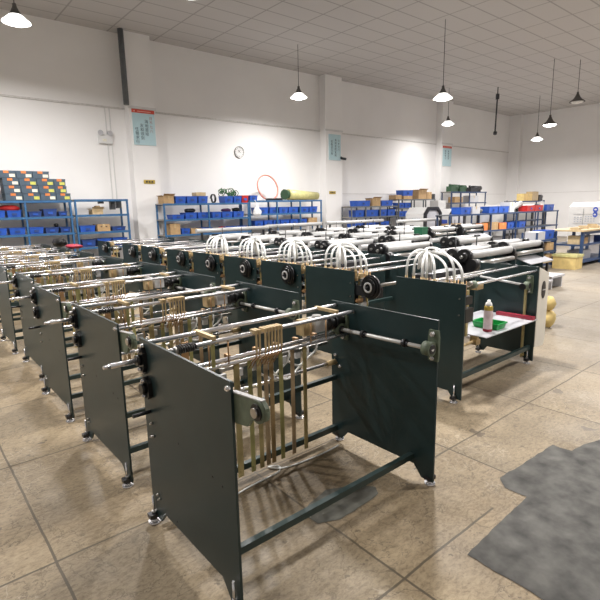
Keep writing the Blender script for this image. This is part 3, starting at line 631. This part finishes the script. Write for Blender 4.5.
yr2 = MB(); yr2.cyl((9.98, 12.45, 2.10), (11.25, 12.45, 2.055), .17, 16, .125).build('wrapped_roll', 'yellow', yr)
MB().cyl((9.80, 12.40, 2.10), (9.99, 12.45, 2.10), .17, 10, .12).build('roll_end', 'dgreenbag', yr)
# grey racks
G5 = 'bins on the grey racks'
bins(1.68, [(12.75, 13.5), (14.12, 14.8)], 'low grey rack top', G5, .2)
bins(1.30, [(12.7, 13.17), (13.25, 13.95), (14.05, 14.45), (14.5, 14.95)], 'low grey rack middle shelf', G5, .24)
bins(.90, [(12.6, 13.1), (13.3, 13.8), (14.1, 14.6)], 'low grey rack lower shelf', G5, .2)
carton(13.6, 14.05, YB0, 1.681, .28, .35, 'open brown carton between blue bins on the low grey rack', 'card', None, True, True)
carton(11.75, 12.3, 11.75, .9-.9, .92, .4, 'tall brown carton standing before the low grey rack end')
carton(14.95, 15.3, YB0, 1.921, .16, .35, 'brown carton at the near corner of the taller grey rack')
o = pbin(15.4, 16.05, YB0, 2.05, .22, 'raised blue crate standing on a carton of the taller grey rack', G5)
carton(15.45, 16.0, YB0, 1.921, .128, .36, 'flat brown carton under the raised blue crate')
carton(16.4, 16.95, YB0, 1.921, .36, .4, 'largest brown carton on the taller grey rack', 'card', None, True, True)
carton(16.98, 17.3, YB0, 1.921, .28, .36, 'brown carton squeezed between largest carton and dark box')
carton(17.32, 17.55, YB0, 1.921, .2, .3, 'dark small box at the end of the taller grey rack', 'dsteel', None, False)
bins(1.58, [(15.2, 15.5), (15.52, 15.95)], 'taller grey rack upper shelf', G5, .2)
bins(1.25, [(15.15, 15.5), (15.52, 15.95), (16.0, 16.6)], 'taller grey rack middle shelf', G5, .2)
o = MB().box(17.05, 17.6, 11.75, 12.15, 1.15-1.15, 1.85).build('white_cabinet', 'white', None, (17.3, 12, 0)); tag(o, 'plain white cabinet standing at the end of the grey racks', 'cabinet')
MB().box(17.1, 17.55, 11.745, 11.75, .1, 1.8).build('door', 'white', o); MB().cyl((17.5, 11.73, 1.0), (17.5, 11.745, 1.0), .02).build('handle', 'steel', o)
def lump(name, x0, x1, y, z, h, m, label, cat, group=None):
    w = x1-x0; o = MB()
    o.box(x0, x1-.35*w, y, y+.25, z, z+h*.7).cyl((x0+.3*w, y+.12, z+h*.6), (x1, y+.12, z+h*.6), h*.38, 12).cyl((x0+.1*w, y+.12, z+h*.7), (x0+.1*w, y+.12, z+h), .05, 8).box(x1-.3*w, x1-.1*w, y+.02, y+.2, z, z+h*.3)
    return tag(o.build(name, m, None, ((x0+x1)/2, y+.12, z)), label, cat, group)
lump('motor', 18.75, 19.35, 12.1, 2.221, .32, 'dgreenbag', 'dark green motor on the tall navy rack, first along', 'motor', 'motors on the navy rack')
lump('motor', 19.45, 20.0, 12.1, 2.221, .30, 'dgreenbag', 'dark green motor on the tall navy rack, second along', 'motor', 'motors on the navy rack')
lump('motor', 20.3, 21.3, 12.1, 2.221, .28, 'dsteel', 'long dark steel motor on the tall navy rack end', 'motor', 'motors on the navy rack')
carton(20.2, 20.9, 12.05, 1.751, .3, .35, 'grey-white carton on the second shelf of the navy rack', 'sheet')
carton(19.0, 19.6, 12.05, 1.751, .25, .35, 'brown carton on the second shelf of the navy rack')
# long navy shelf by the aisle
YM = 8.65
G6 = 'bins on the long navy shelf'
bins(1.36, [(14.0, 14.62), (15.75, 16.38), (16.4, 17.15)], 'long navy shelf', G6, .22, YM)
carton(14.68, 15.15, YM, 1.361, .24, .35, 'white carton between blue bins on the long navy shelf', 'sheet')
tag(MB().blob((15.42, YM+.2, 1.447), .16, .12, .08).build('cable_bundle', 'grey', None, (15.42, YM+.2, 1.36)), 'grey cable bundle between blue bins on the long navy shelf', 'cable bundle')
carton(17.2, 17.52, YM, 1.361, .36, .4, 'tall white carton beside the blue bins on the long navy shelf', 'white')
tag(MB().cyl((17.6, YM+.2, 1.475), (18.5, YM+.25, 1.66), .10, 14).cyl((17.55, YM+.2, 1.465), (17.6, YM+.2, 1.475), .03, 8).build('paper_roll', 'roller', None, (18, YM+.2, 1.40)), 'pale paper roll lying aslant before the red bin', 'roll')
bins(1.36, [(18.55, 19.2, 'red', .22), (19.22, 19.9, 'red', .22)], 'x', 'red bins on the long navy shelf', .22, YM)
for k, o in enumerate([o for o in bpy.data.objects if o.get('group') == 'red bins on the long navy shelf']): o['label'] = 'red plastic bin on the long navy shelf, %s beside the %s' % (('first', 'paper roll') if k == 0 else ('second', 'white roll standing'))
tag(MB().cyl((20.05, YM+.15, 1.361), (20.05, YM+.15, 1.72), .09, 16).cyl((20.05, YM+.15, 1.72), (20.05, YM+.15, 1.74), .03, 10).build('paper_roll', 'roller', None, (20.05, YM+.15, 1.361)), 'white roll standing upright beside the red bins', 'roll')
pbin(20.2, 20.9, YM, 1.361, .24, 'blue plastic bin at the far end of the long navy shelf', G6)
rack('upper_shelf', 'small raised navy shelf holding a yellow carton above red bins', 18.4, 21.1, 9.15, 9.5, (1.76, 1.0), (18.56, 21.08), 'navy', 'grey', 1.78, 'navy shelves near the aisle')
carton(19.3, 20.0, 9.17, 1.761, .28, .3, 'yellow carton on the raised navy shelf', 'kraft')
carton(20.05, 20.6, 9.2, 1.761, .36, .25, 'tan carton behind the yellow carton on the raised shelf', 'tan')
lump('motor', 20.65, 21.05, 9.18, 1.761, .25, 'dsteel', 'dark motor on the raised navy shelf beside tan carton', 'motor')
for k, (x0, x1, h, m, n) in enumerate(((13.5, 14.05, .3, 'card', 'brown'), (15.1, 15.7, .24, 'orange', 'orange'), (15.95, 16.4, .26, 'card', 'brown'), (16.5, 17.0, .22, 'orange', 'orange'))):
    carton(x0, x1, YM, .781, h, .38, '%s carton under the long navy shelf, %s from the rollers' % (n, NTH[k+1]), m, 'cartons under the long navy shelf')
bins(.78, [(17.1, 17.6), (18.0, 18.5), (14.1, 14.6)], 'lower board of the long navy shelf', G6, .22, YM)

# ------------------------------------------------------------------ white machines with chamfered covers
def white_machine(x0, x1, y0, y1, zt, label, frame=True, cv=None):
    root = empty('white_machine', ((x0+x1)/2, (y0+y1)/2, 0), label, 'machine', 'white machines with chamfered covers')
    c = .22*(x1-x0); zb = .35; cv = cv or c
    octa = lambda g: [(x0+g, zb+g), (x1-g, zb+g), (x1-g, zt-cv-g*.4), (x1-c-g*.4, zt-g), (x0+c+g*.4, zt-g), (x0+g, zt-cv-g*.4)]
    MB().prism(octa(0), 'y', y0, y1).build('cover', 'white', root)
    MB().box(x0+.08, x1-.08, y0+.05, y1-.05, 0, .35).build('base', 'sheet', root)
    if frame:
        o, i = octa(-.01), octa(.09); n = 6; m = MB()
        vs = [(p[0], y, p[1]) for y in (y0-.08, y0) for q in (o, i) for p in q]; fs = []
        for k in range(n):
            j = (k+1) % n
            fs += [(k, j, n+j, n+k), (2*n+j, 2*n+k, 3*n+k, 3*n+j), (j, k, 2*n+k, 2*n+j), (n+k, n+j, 3*n+j, 3*n+k)]
        m.add(vs, fs).build('end_frame', 'dsteel', root)
        MB().prism(octa(.09), 'y', y0-.02, y0).build('end_panel', 'sheet', root)
    return root
def lines(w, x, y, z, n, step, wd, dz=.06, rows=2, hh=.03):
    for r_ in range(rows):
        for k in range(n): MB().box(x-.004, x, y-step*k-wd, y-step*k, z-dz*r_, z-dz*r_+hh).build('lettering', 'faint', w)
w = white_machine(13.9, 14.85, 10.0, 10.75, 1.60, 'white machine with chamfered cover, grey lettering line and dark-rimmed end')
lines(w, 13.9, 10.62, 1.22, 7, .07, .05)
w = white_machine(15.4, 16.4, 10.0, 10.8, 1.52, 'white machine with blue square print, next to the dark-rimmed cover')
MB().box(15.395, 15.4, 10.05, 10.35, .98, 1.14).build('print', 'skyb', w)
white_machine(17.3, 18.3, 10.0, 10.8, 1.5, 'white machine behind the long navy shelf, under its blue bins')
white_machine(19.4, 20.5, 10.0, 11.0, 1.62, 'white machine furthest along, beyond the tall white carton')
white_machine(21.6, 22.8, 9.9, 10.9, 1.6, 'white machine close to the plain end wall')
XB = 17.0
w = white_machine(XB, 18.1, 4.4, 6.56, 1.66, 'large white machine cover with blue oval emblem behind the workbench', False, .13)
MB().box(XB-.004, XB, 5.62, 6.43, 1.285, 1.292).box(XB-.004, XB, 6.13, 6.14, .96, 1.46).box(XB-.004, XB, 5.62, 6.43, 1.0, 1.006).build('print', 'grey', w)
lines(w, XB, 6.40, 1.18, 3, .09, .05, .07, 3); lines(w, XB, 6.08, 1.20, 4, .08, .05, .07, 3)
em = MB(); R_ = [2*PI*k/20 for k in range(20)]
for cz, ry, rz in ((1.43, .075, .085), (1.28, .07, .09)): em.prism([(5.79+ry*math.cos(t), cz+rz*math.sin(t)) for t in R_], 'x', XB, XB-.006)
em = em.build('emblem', 'skyb', w)
for cy, cz in ((5.785, 1.435), (5.80, 1.28)): MB().prism([(cy+.035*math.cos(t), cz+.025*math.sin(t)) for t in R_], 'x', XB-.006, XB-.009).build('emblem_opening', 'white', em)

# ------------------------------------------------------------------ workbench by the aisle
wb = empty('workbench', (14.9, 5.3, 0), 'navy steel workbench with tan top beside the open aisle', 'workbench')
MB().box(13.62, 16.3, 4.86, 5.75, .92, .96).build('worktop', 'tan', wb)
for x in (13.72, 15.12, 16.2):
    for y in (4.92, 5.66): MB().box(x-.035, x+.035, y-.035, y+.035, 0, .92).build('leg', 'navy', wb)
for z in (.56, .12):
    MB().box(13.7, 16.22, 4.9, 5.68, z-.02, z+.02).build('shelf', 'navy', wb)
MB().box(13.66, 16.25, 4.91, 4.94, .84, .92).build('apron', 'navy', wb)
rnd = random.Random(9)
for k in range(8):
    x = 13.75+.26*k; w_ = rnd.uniform(.1, .18); h = rnd.uniform(.04, .10)
    carton(x, x+w_, 4.98+rnd.uniform(0, .35), .961, h, .2, 'small tan block on the workbench top, %s along' % NTH[k+1], 'tan', 'tan blocks on the workbench', False)
for k, (x, m, h, n) in enumerate(((13.78, 'tan', .22, 'tan'), (14.1, 'card', .16, 'brown'), (14.5, 'sheet', .2, 'grey-white'), (15.3, 'dbin', .16, 'dark blue'))):
    carton(x, x+.24, 5.0, .581, h, .3, '%s box on the workbench middle shelf' % n, m, 'boxes on the workbench shelf', False)
carton(14.2, 14.9, 5.1, .141, .24, .35, 'grey-white carton on the workbench bottom shelf', 'sheet', None, False)
yc = empty('yellow_carton', (13.28, 5.07, 0), 'yellow carton with raised lid on the floor before the workbench', 'box')
MB().box(13.06, 13.5, 4.79, 5.35, 0, .31).build('body', 'kraft', yc); MB().box(13.04, 13.52, 4.77, 5.37, .31, .37).build('lid', 'yellow', yc)
rack('parts_rack', 'low navy rack with cartons between rollers and workbench', 12.2, 13.35, 5.4, 5.8, (.76, .46, .14), (12.22, 13.33), 'navy', 'grey', .95, 'navy shelves near the aisle')
carton(12.85, 13.25, 5.43, .466, .2, .33, 'brown carton on the middle shelf of the low navy rack')
carton(12.8, 13.2, 5.43, .146, .22, .33, 'brown carton on the lower shelf of the low navy rack')
pbin(12.75, 13.28, 5.43, .761, .22, 'deep blue bin on top of the low navy rack', None, 'bin', .34)
pbin(12.3, 12.7, 5.43, .466, .16, 'deep blue bin on the middle shelf of the low navy rack', None, 'bin', .34)
carton(12.3, 12.7, 5.43, .761, .2, .33, 'grey-white carton on top of the low navy rack', 'sheet', None, False)
tag(MB().box(9.75, 10.35, 3.98, 4.55, .22, .26).box(9.8, 9.84, 4.0, 4.5, 0, .22).box(10.26, 10.3, 4.0, 4.5, 0, .22).build('sheet_stand', 'sheet', None, (10.05, 4.2, 0)), 'pale sheet on a low stand before the yellow carton', 'stand')
tb = empty('low_table', (8.85, 4.1, 0), 'low tan-topped table with black legs near the rollers', 'table')
MB().box(8.35, 9.35, 3.85, 4.35, .60, .63).build('table_top', 'tan', tb)
for x in (8.4, 9.3):
    for y in (3.9, 4.3): MB().box(x-.02, x+.02, y-.02, y+.02, 0, .60).build('leg', 'black', tb)
MB().box(8.5, 9.25, 3.75, 4.3, .25, .28).box(8.4, 9.3, 3.9, 4.3, .22, .25).build('lower_sheet', 'sheet', tb)
for k, (z, h) in enumerate(((0, .24), (.24, .20))):
    tag(MB().blob((6.74-.02*k, 2.76, z+h/2+.005), .11, .10, h/2, .16, 9, 6).build('sack', 'kraft', None, (6.74, 2.76, z)), 'yellow sack on the floor behind the cream switch panel, %s' % ('bottom one' if k == 0 else 'on top of another'), 'sack', 'yellow sacks in the aisle')
cl = MB().blob((2.52, 9.45, 1.075), .13, .26, .04, .2, 12, 8); tag(cl.build('cloth', 'crimson', None, (2.47, 9.55, 1.05)), 'crumpled crimson cloth lying over a far machine frame', 'cloth')
cl = MB().blob((2.50, 10.35, 1.11), .12, .22, .09, .15, 12, 8); tag(cl.build('jacket', 'black', None, (2.5, 10.35, 1.05)), 'black bundled jacket lying over a machine frame before the racks', 'jacket')

# ------------------------------------------------------------------ on the walls
def text_mesh(body, size, m, parent, name='lettering', loc=(0, 0, 0), align='CENTER'):
    cu = bpy.data.curves.new(name, 'FONT'); cu.body = body; cu.size = size; cu.align_x = align; cu.extrude = .001
    t = bpy.data.objects.new('tmp_text', cu); COL.objects.link(t)
    bpy.context.view_layer.update(); dg = bpy.context.evaluated_depsgraph_get()
    me = bpy.data.meshes.new_from_object(t.evaluated_get(dg)); bpy.data.objects.remove(t)
    o = bpy.data.objects.new(name, me); COL.objects.link(o); me.materials.clear(); me.materials.append(M[m])
    o.parent = parent; o.location = Vector(loc)-Vector(parent['_o']); o.rotation_euler = (PI/2, 0, 0); o['_o'] = [0, 0, 0]
    return o
def banner(x0, x1, y, z0, z1, cols, label, head=True):
    r = empty('banner', ((x0+x1)/2, y, z0), label, 'banner', 'pale blue slogan boards on the pillars')
    MB().box(x0, x1, y-.03, y-.0006, z0, z1).build('board', 'cyan', r)
    h = (z1-z0)
    if head:
        hd = MB().box(x0-.005, x1+.005, y-.034, y-.0006, z1-.10*h, z1).build('header', 'bred', r)
        MB().box(x0+.22*(x1-x0), x0+.85*(x1-x0), y-.037, y-.034, z1-.065*h, z1-.045*h).cyl((x0+.09*(x1-x0), y-.037, z1-.055*h), (x0+.09*(x1-x0), y-.034, z1-.055*h), .022, 12).build('header_print', mat('pale_red_print', (.75, .4, .35), .5) if 'pale_red_print' not in bpy.data.materials else bpy.data.materials['pale_red_print'], hd)
    w = x1-x0
    for fx, fz, s, m, k in cols:
        for i, ch in enumerate(s): text_mesh(ch, k*h, m, r, 'character', (x0+fx*w, y-.032, z1-(fz+.118*i)*h))
banner(5.14, 5.73, YP, 3.38, 4.26, [(.82, .27, '日不七八', 'rink', .10), (.61, .37, '海地首培', 'ink', .115), (.39, .49, '友和领到', 'ink', .115), (.16, .60, '任精求行', 'ink', .115)], 'pale blue slogan board with red header above the first pillar gold plate')
banner(12.09, 12.65, YP, 3.30, 4.17, [(.82, .27, '日不七八', 'ink', .10), (.55, .26, '海地首培友和', 'ink', .11), (.22, .32, '任精求行到', 'ink', .11)], 'pale blue slogan board without header on the second pillar', False)
banner(18.97, 19.60, YP, 3.35, 4.2, [(.25, .30, '任精求行', 'ink', .11), (.62, .30, '海地首培', 'ink', .11)], 'pale blue slogan board with red header on the third pillar')
def plate_sign(x, z, y, label):
    r = empty('sign_plate', (x, y, z), label, 'sign', 'gold plates on the pillars')
    MB().box(x-.155, x+.155, y-.015, y, z-.05, z+.05).build('plate', 'gold', r)
    for k in range(3): MB().box(x-.10+.075*k, x-.05+.075*k, y-.018, y-.015, z-.022, z+.022).build('lettering', 'dsteel', r)
plate_sign(5.47, 2.44, YP, 'small gold sign plate on the pillar under the red-headed board')
plate_sign(12.25, 2.18, YP, 'small gold sign plate on the second pillar beside grey rack')
ck = empty('wall_clock', (8.56, YW, 3.40), 'round white wall clock between the two banner pillars', 'clock')
R = Matrix.Rotation(PI/2, 3, 'X')
MB().lathe([(.158, 0), (.172, 0), (.172, .045), (.160, .05), (.158, .03)], (8.56, YW, 3.40), 28, R).build('rim', 'steel', ck)
MB().cyl((8.56, YW, 3.40), (8.56, YW-.03, 3.40), .162, 28).build('dial', 'white', ck)
MB().box(8.557, 8.563, YW-.036, YW-.031, 3.36, 3.50, Matrix.Rotation(.9, 3, 'Y')).build('minute_hand', 'dsteel', ck)
MB().box(8.555, 8.565, YW-.036, YW-.031, 3.37, 3.47, Matrix.Rotation(-.8, 3, 'Y')).build('hour_hand', 'dsteel', ck)
q = MB()
for k in range(12):
    a = k*PI/6; q.box(8.56+.135*math.sin(a)-.006, 8.56+.135*math.sin(a)+.006, YW-.034, YW-.03, 3.40+.135*math.cos(a)-.012, 3.40+.135*math.cos(a)+.012, Matrix.Rotation(a, 3, 'Y'))
q.build('tick_marks', 'dsteel', ck)
el = empty('emergency_light', (4.48, YW, 3.5), 'white twin-head emergency light on the wall above cartons', 'lamp')
MB().box(4.33, 4.67, YW-.08, YW, 3.39, 3.60).build('housing', 'white', el)
for x in (4.39, 4.59): MB().cyl((x, YW-.06, 3.66), (x+.02*(1 if x > 4.45 else -1), YW-.13, 3.64), .045, 14, .065).box(x-.015, x+.015, YW-.06, YW-.03, 3.59, 3.66).build('lamp_head', 'sheet', el)
MB().box(4.42, 4.52, YW-.085, YW-.08, 3.44, 3.50).build('label', 'label', el)
cam_ = empty('wall_camera', (12.75, YP-.1, 3.42), 'small dark camera beside the second slogan board', 'camera')
MB().box(12.62, 12.72, YP-.03, YP, 3.36, 3.44).build('bracket', 'grey', cam_); MB().cyl((12.68, YP-.03, 3.38), (12.74, YP-.2, 3.34), .045, 12).build('camera_body', 'dsteel', cam_)

# ------------------------------------------------------------------ pendant lamps (those in view, repeats over the hall, a pair added to brighten the back wall)
def pendant(x, y, z, label, on=True, power=1., d=.46, dark=False):
    r = empty('pendant_lamp', (x, y, z), label, 'lamp', 'pendant lamps of the hall')
    MB().cyl((x, y, z+.30), (x, y, ZC), .008, 6).build('cable', 'dsteel', r)
    MB().cyl((x, y, z+.20), (x, y, z+.31), .045, 12, .03).build('socket', 'shade', r)
    k = d/.46
    if on and not dark:
        MB().lathe([(.05, z+.23), (.06, z+.20), (.11*k, z+.12), (.105*k, z+.115), (.045, z+.19)], (x, y, 0), 28).build('shade_cap', 'shade', r)
        MB().lathe([(.11*k, z+.12), (.23*k, z+.015), (.235*k, z), (.225*k, z+.004), (.105*k, z+.113)], (x, y, 0), 28).build('shade', 'frost', r)
    else:
        MB().lathe([(.05, z+.23), (.06, z+.20), (.11*k, z+.11), (.23*k, z+.015), (.235*k, z), (.225*k, z+.004), (.105*k, z+.10), (.045, z+.19)], (x, y, 0), 28).build('shade', 'shade', r)
    MB().lathe([(.0, z-.05), (.08, z-.045), (.16, z-.02), (.19, z+.01), (.10, z+.075), (.04, z+.12), (0, z+.15)], (x, y, 0), 20).build('bulb', 'bulb' if on else 'shadein', r)
    if on:
        l = bpy.data.lights.new('lamp_light', 'AREA'); l.shape = 'DISK'; l.size = .34; l.energy = POWER*power; l.color = (1, .975, .95); l.spread = math.radians(170)
        o = bpy.data.objects.new('lamp_light', l); COL.objects.link(o); o.location = (x, y, z-.07)
POWER = 235
LAMPS = [(9.28, 10.98, 4.71, 'lit pendant lamp nearest the wall clock'), (11.0, 7.44, 4.28, 'lit pendant lamp with the largest glow beside the hanging pipe'), (17.23, 11.38, 4.75, 'lit pendant lamp directly above the third slogan board'),
 (16.65, 7.24, 4.12, 'lit pendant lamp with dark shade, taller cable'), (21.7, 9.92, 4.31, 'small lit pendant lamp closest to the room corner')]
for i, (x, y, z, lab) in enumerate(LAMPS): pendant(x, y, z, lab, power=(.55, .9, .35, .9, .6)[i], dark=i == 3)
pendant(17.43, 6.77, 4.83, 'unlit dark pendant lamp high under the ceiling', False)
for i, (x, y, z, p) in enumerate(((5.0, 3.5, 4.6, .8), (11.0, 3.0, 4.6, .8), (17.0, 3.0, 4.6, .8), (23.0, 4.5, 4.6, .8), (5.0, -.3, 4.6, .5), (11, -1, 4.6, .6), (17, -1, 4.6, .6), (-1.2, 7.2, 4.6, .8), (2.2, 10.3, 5.0, .6), (4.0, 7.3, 4.95, .9), (.2, 3.4, 4.6, .25))):  # the highest-hung pair is added to brighten the left end of the back wall
    pendant(x, y, z, 'added lit pendant lamp out over the hall, %s of those overhead' % NTH[i+1], power=p)
hp = empty('hanging_pipe', (18.7, 10.2, 4.2), 'thin dark pipe hanging down from the ceiling boards', 'pipe')
MB().cyl((18.72, 10.2, 5.75), (18.5, 10.1, 4.3), .028, 10).build('pipe', 'dsteel', hp)
MB().cyl((18.73, 10.2, 5.75), (18.73, 10.2, ZC), .02, 8).build('pipe', 'dsteel', hp)
MB().cyl((18.73, 10.2, 5.65), (18.71, 10.19, 5.85), .07, 10).cyl((18.52, 10.1, 4.42), (18.5, 10.1, 4.32), .07, 10).build('pipe_joint', 'dsteel', hp)

# the racks past the first pillar and all that stands on them sit a little further along the wall
for o in list(bpy.data.objects):
    if o.parent is None and o.get('category') in ('rack', 'bin', 'box', 'cable bundle', 'coil', 'cable heap', 'bag', 'hoop', 'tray', 'roll', 'cabinet') and o.location.y > 11.7 and 5.3 < o.location.x < 18: o.location.x += .045 if o.location.x < 8.3 else 0 if o.location.x < 11.5 else .25

# ------------------------------------------------------------------ daylight from the open side of the hall, camera
wd = bpy.data.worlds.new('daylight'); SC.world = wd; wd.use_nodes = True
wd.node_tree.nodes['Background'].inputs[0].default_value = (1, .97, .93, 1); wd.node_tree.nodes['Background'].inputs[1].default_value = .34
F, yaw, pitch, roll = 481.5908, .8748, .19087, -.02044
f = Vector((math.cos(yaw)*math.cos(pitch), math.sin(yaw)*math.cos(pitch), -math.sin(pitch)))
r0 = Vector((math.sin(yaw), -math.cos(yaw), 0)); u0 = r0.cross(f)
r = r0*math.cos(roll)+u0*math.sin(roll); u = u0*math.cos(roll)-r0*math.sin(roll)
cd = bpy.data.cameras.new('camera'); cd.sensor_width = 36; cd.lens = 36*F/600; cd.clip_end = 100; cd.clip_start = .05
cam = bpy.data.objects.new('camera', cd); COL.objects.link(cam); SC.camera = cam
cam.matrix_world = Matrix(((r.x, u.x, -f.x, 0), (r.y, u.y, -f.y, 0), (r.z, u.z, -f.z, 1.7), (0, 0, 0, 1)))
for o in list(bpy.data.objects):
    if '_o' in o: del o['_o']
vs = SC.view_settings; SC.display_settings.display_device = 'sRGB'
vs.view_transform = 'Standard'; vs.look = 'None'; vs.gamma = 1; vs.use_curve_mapping = False; vs.exposure = .17
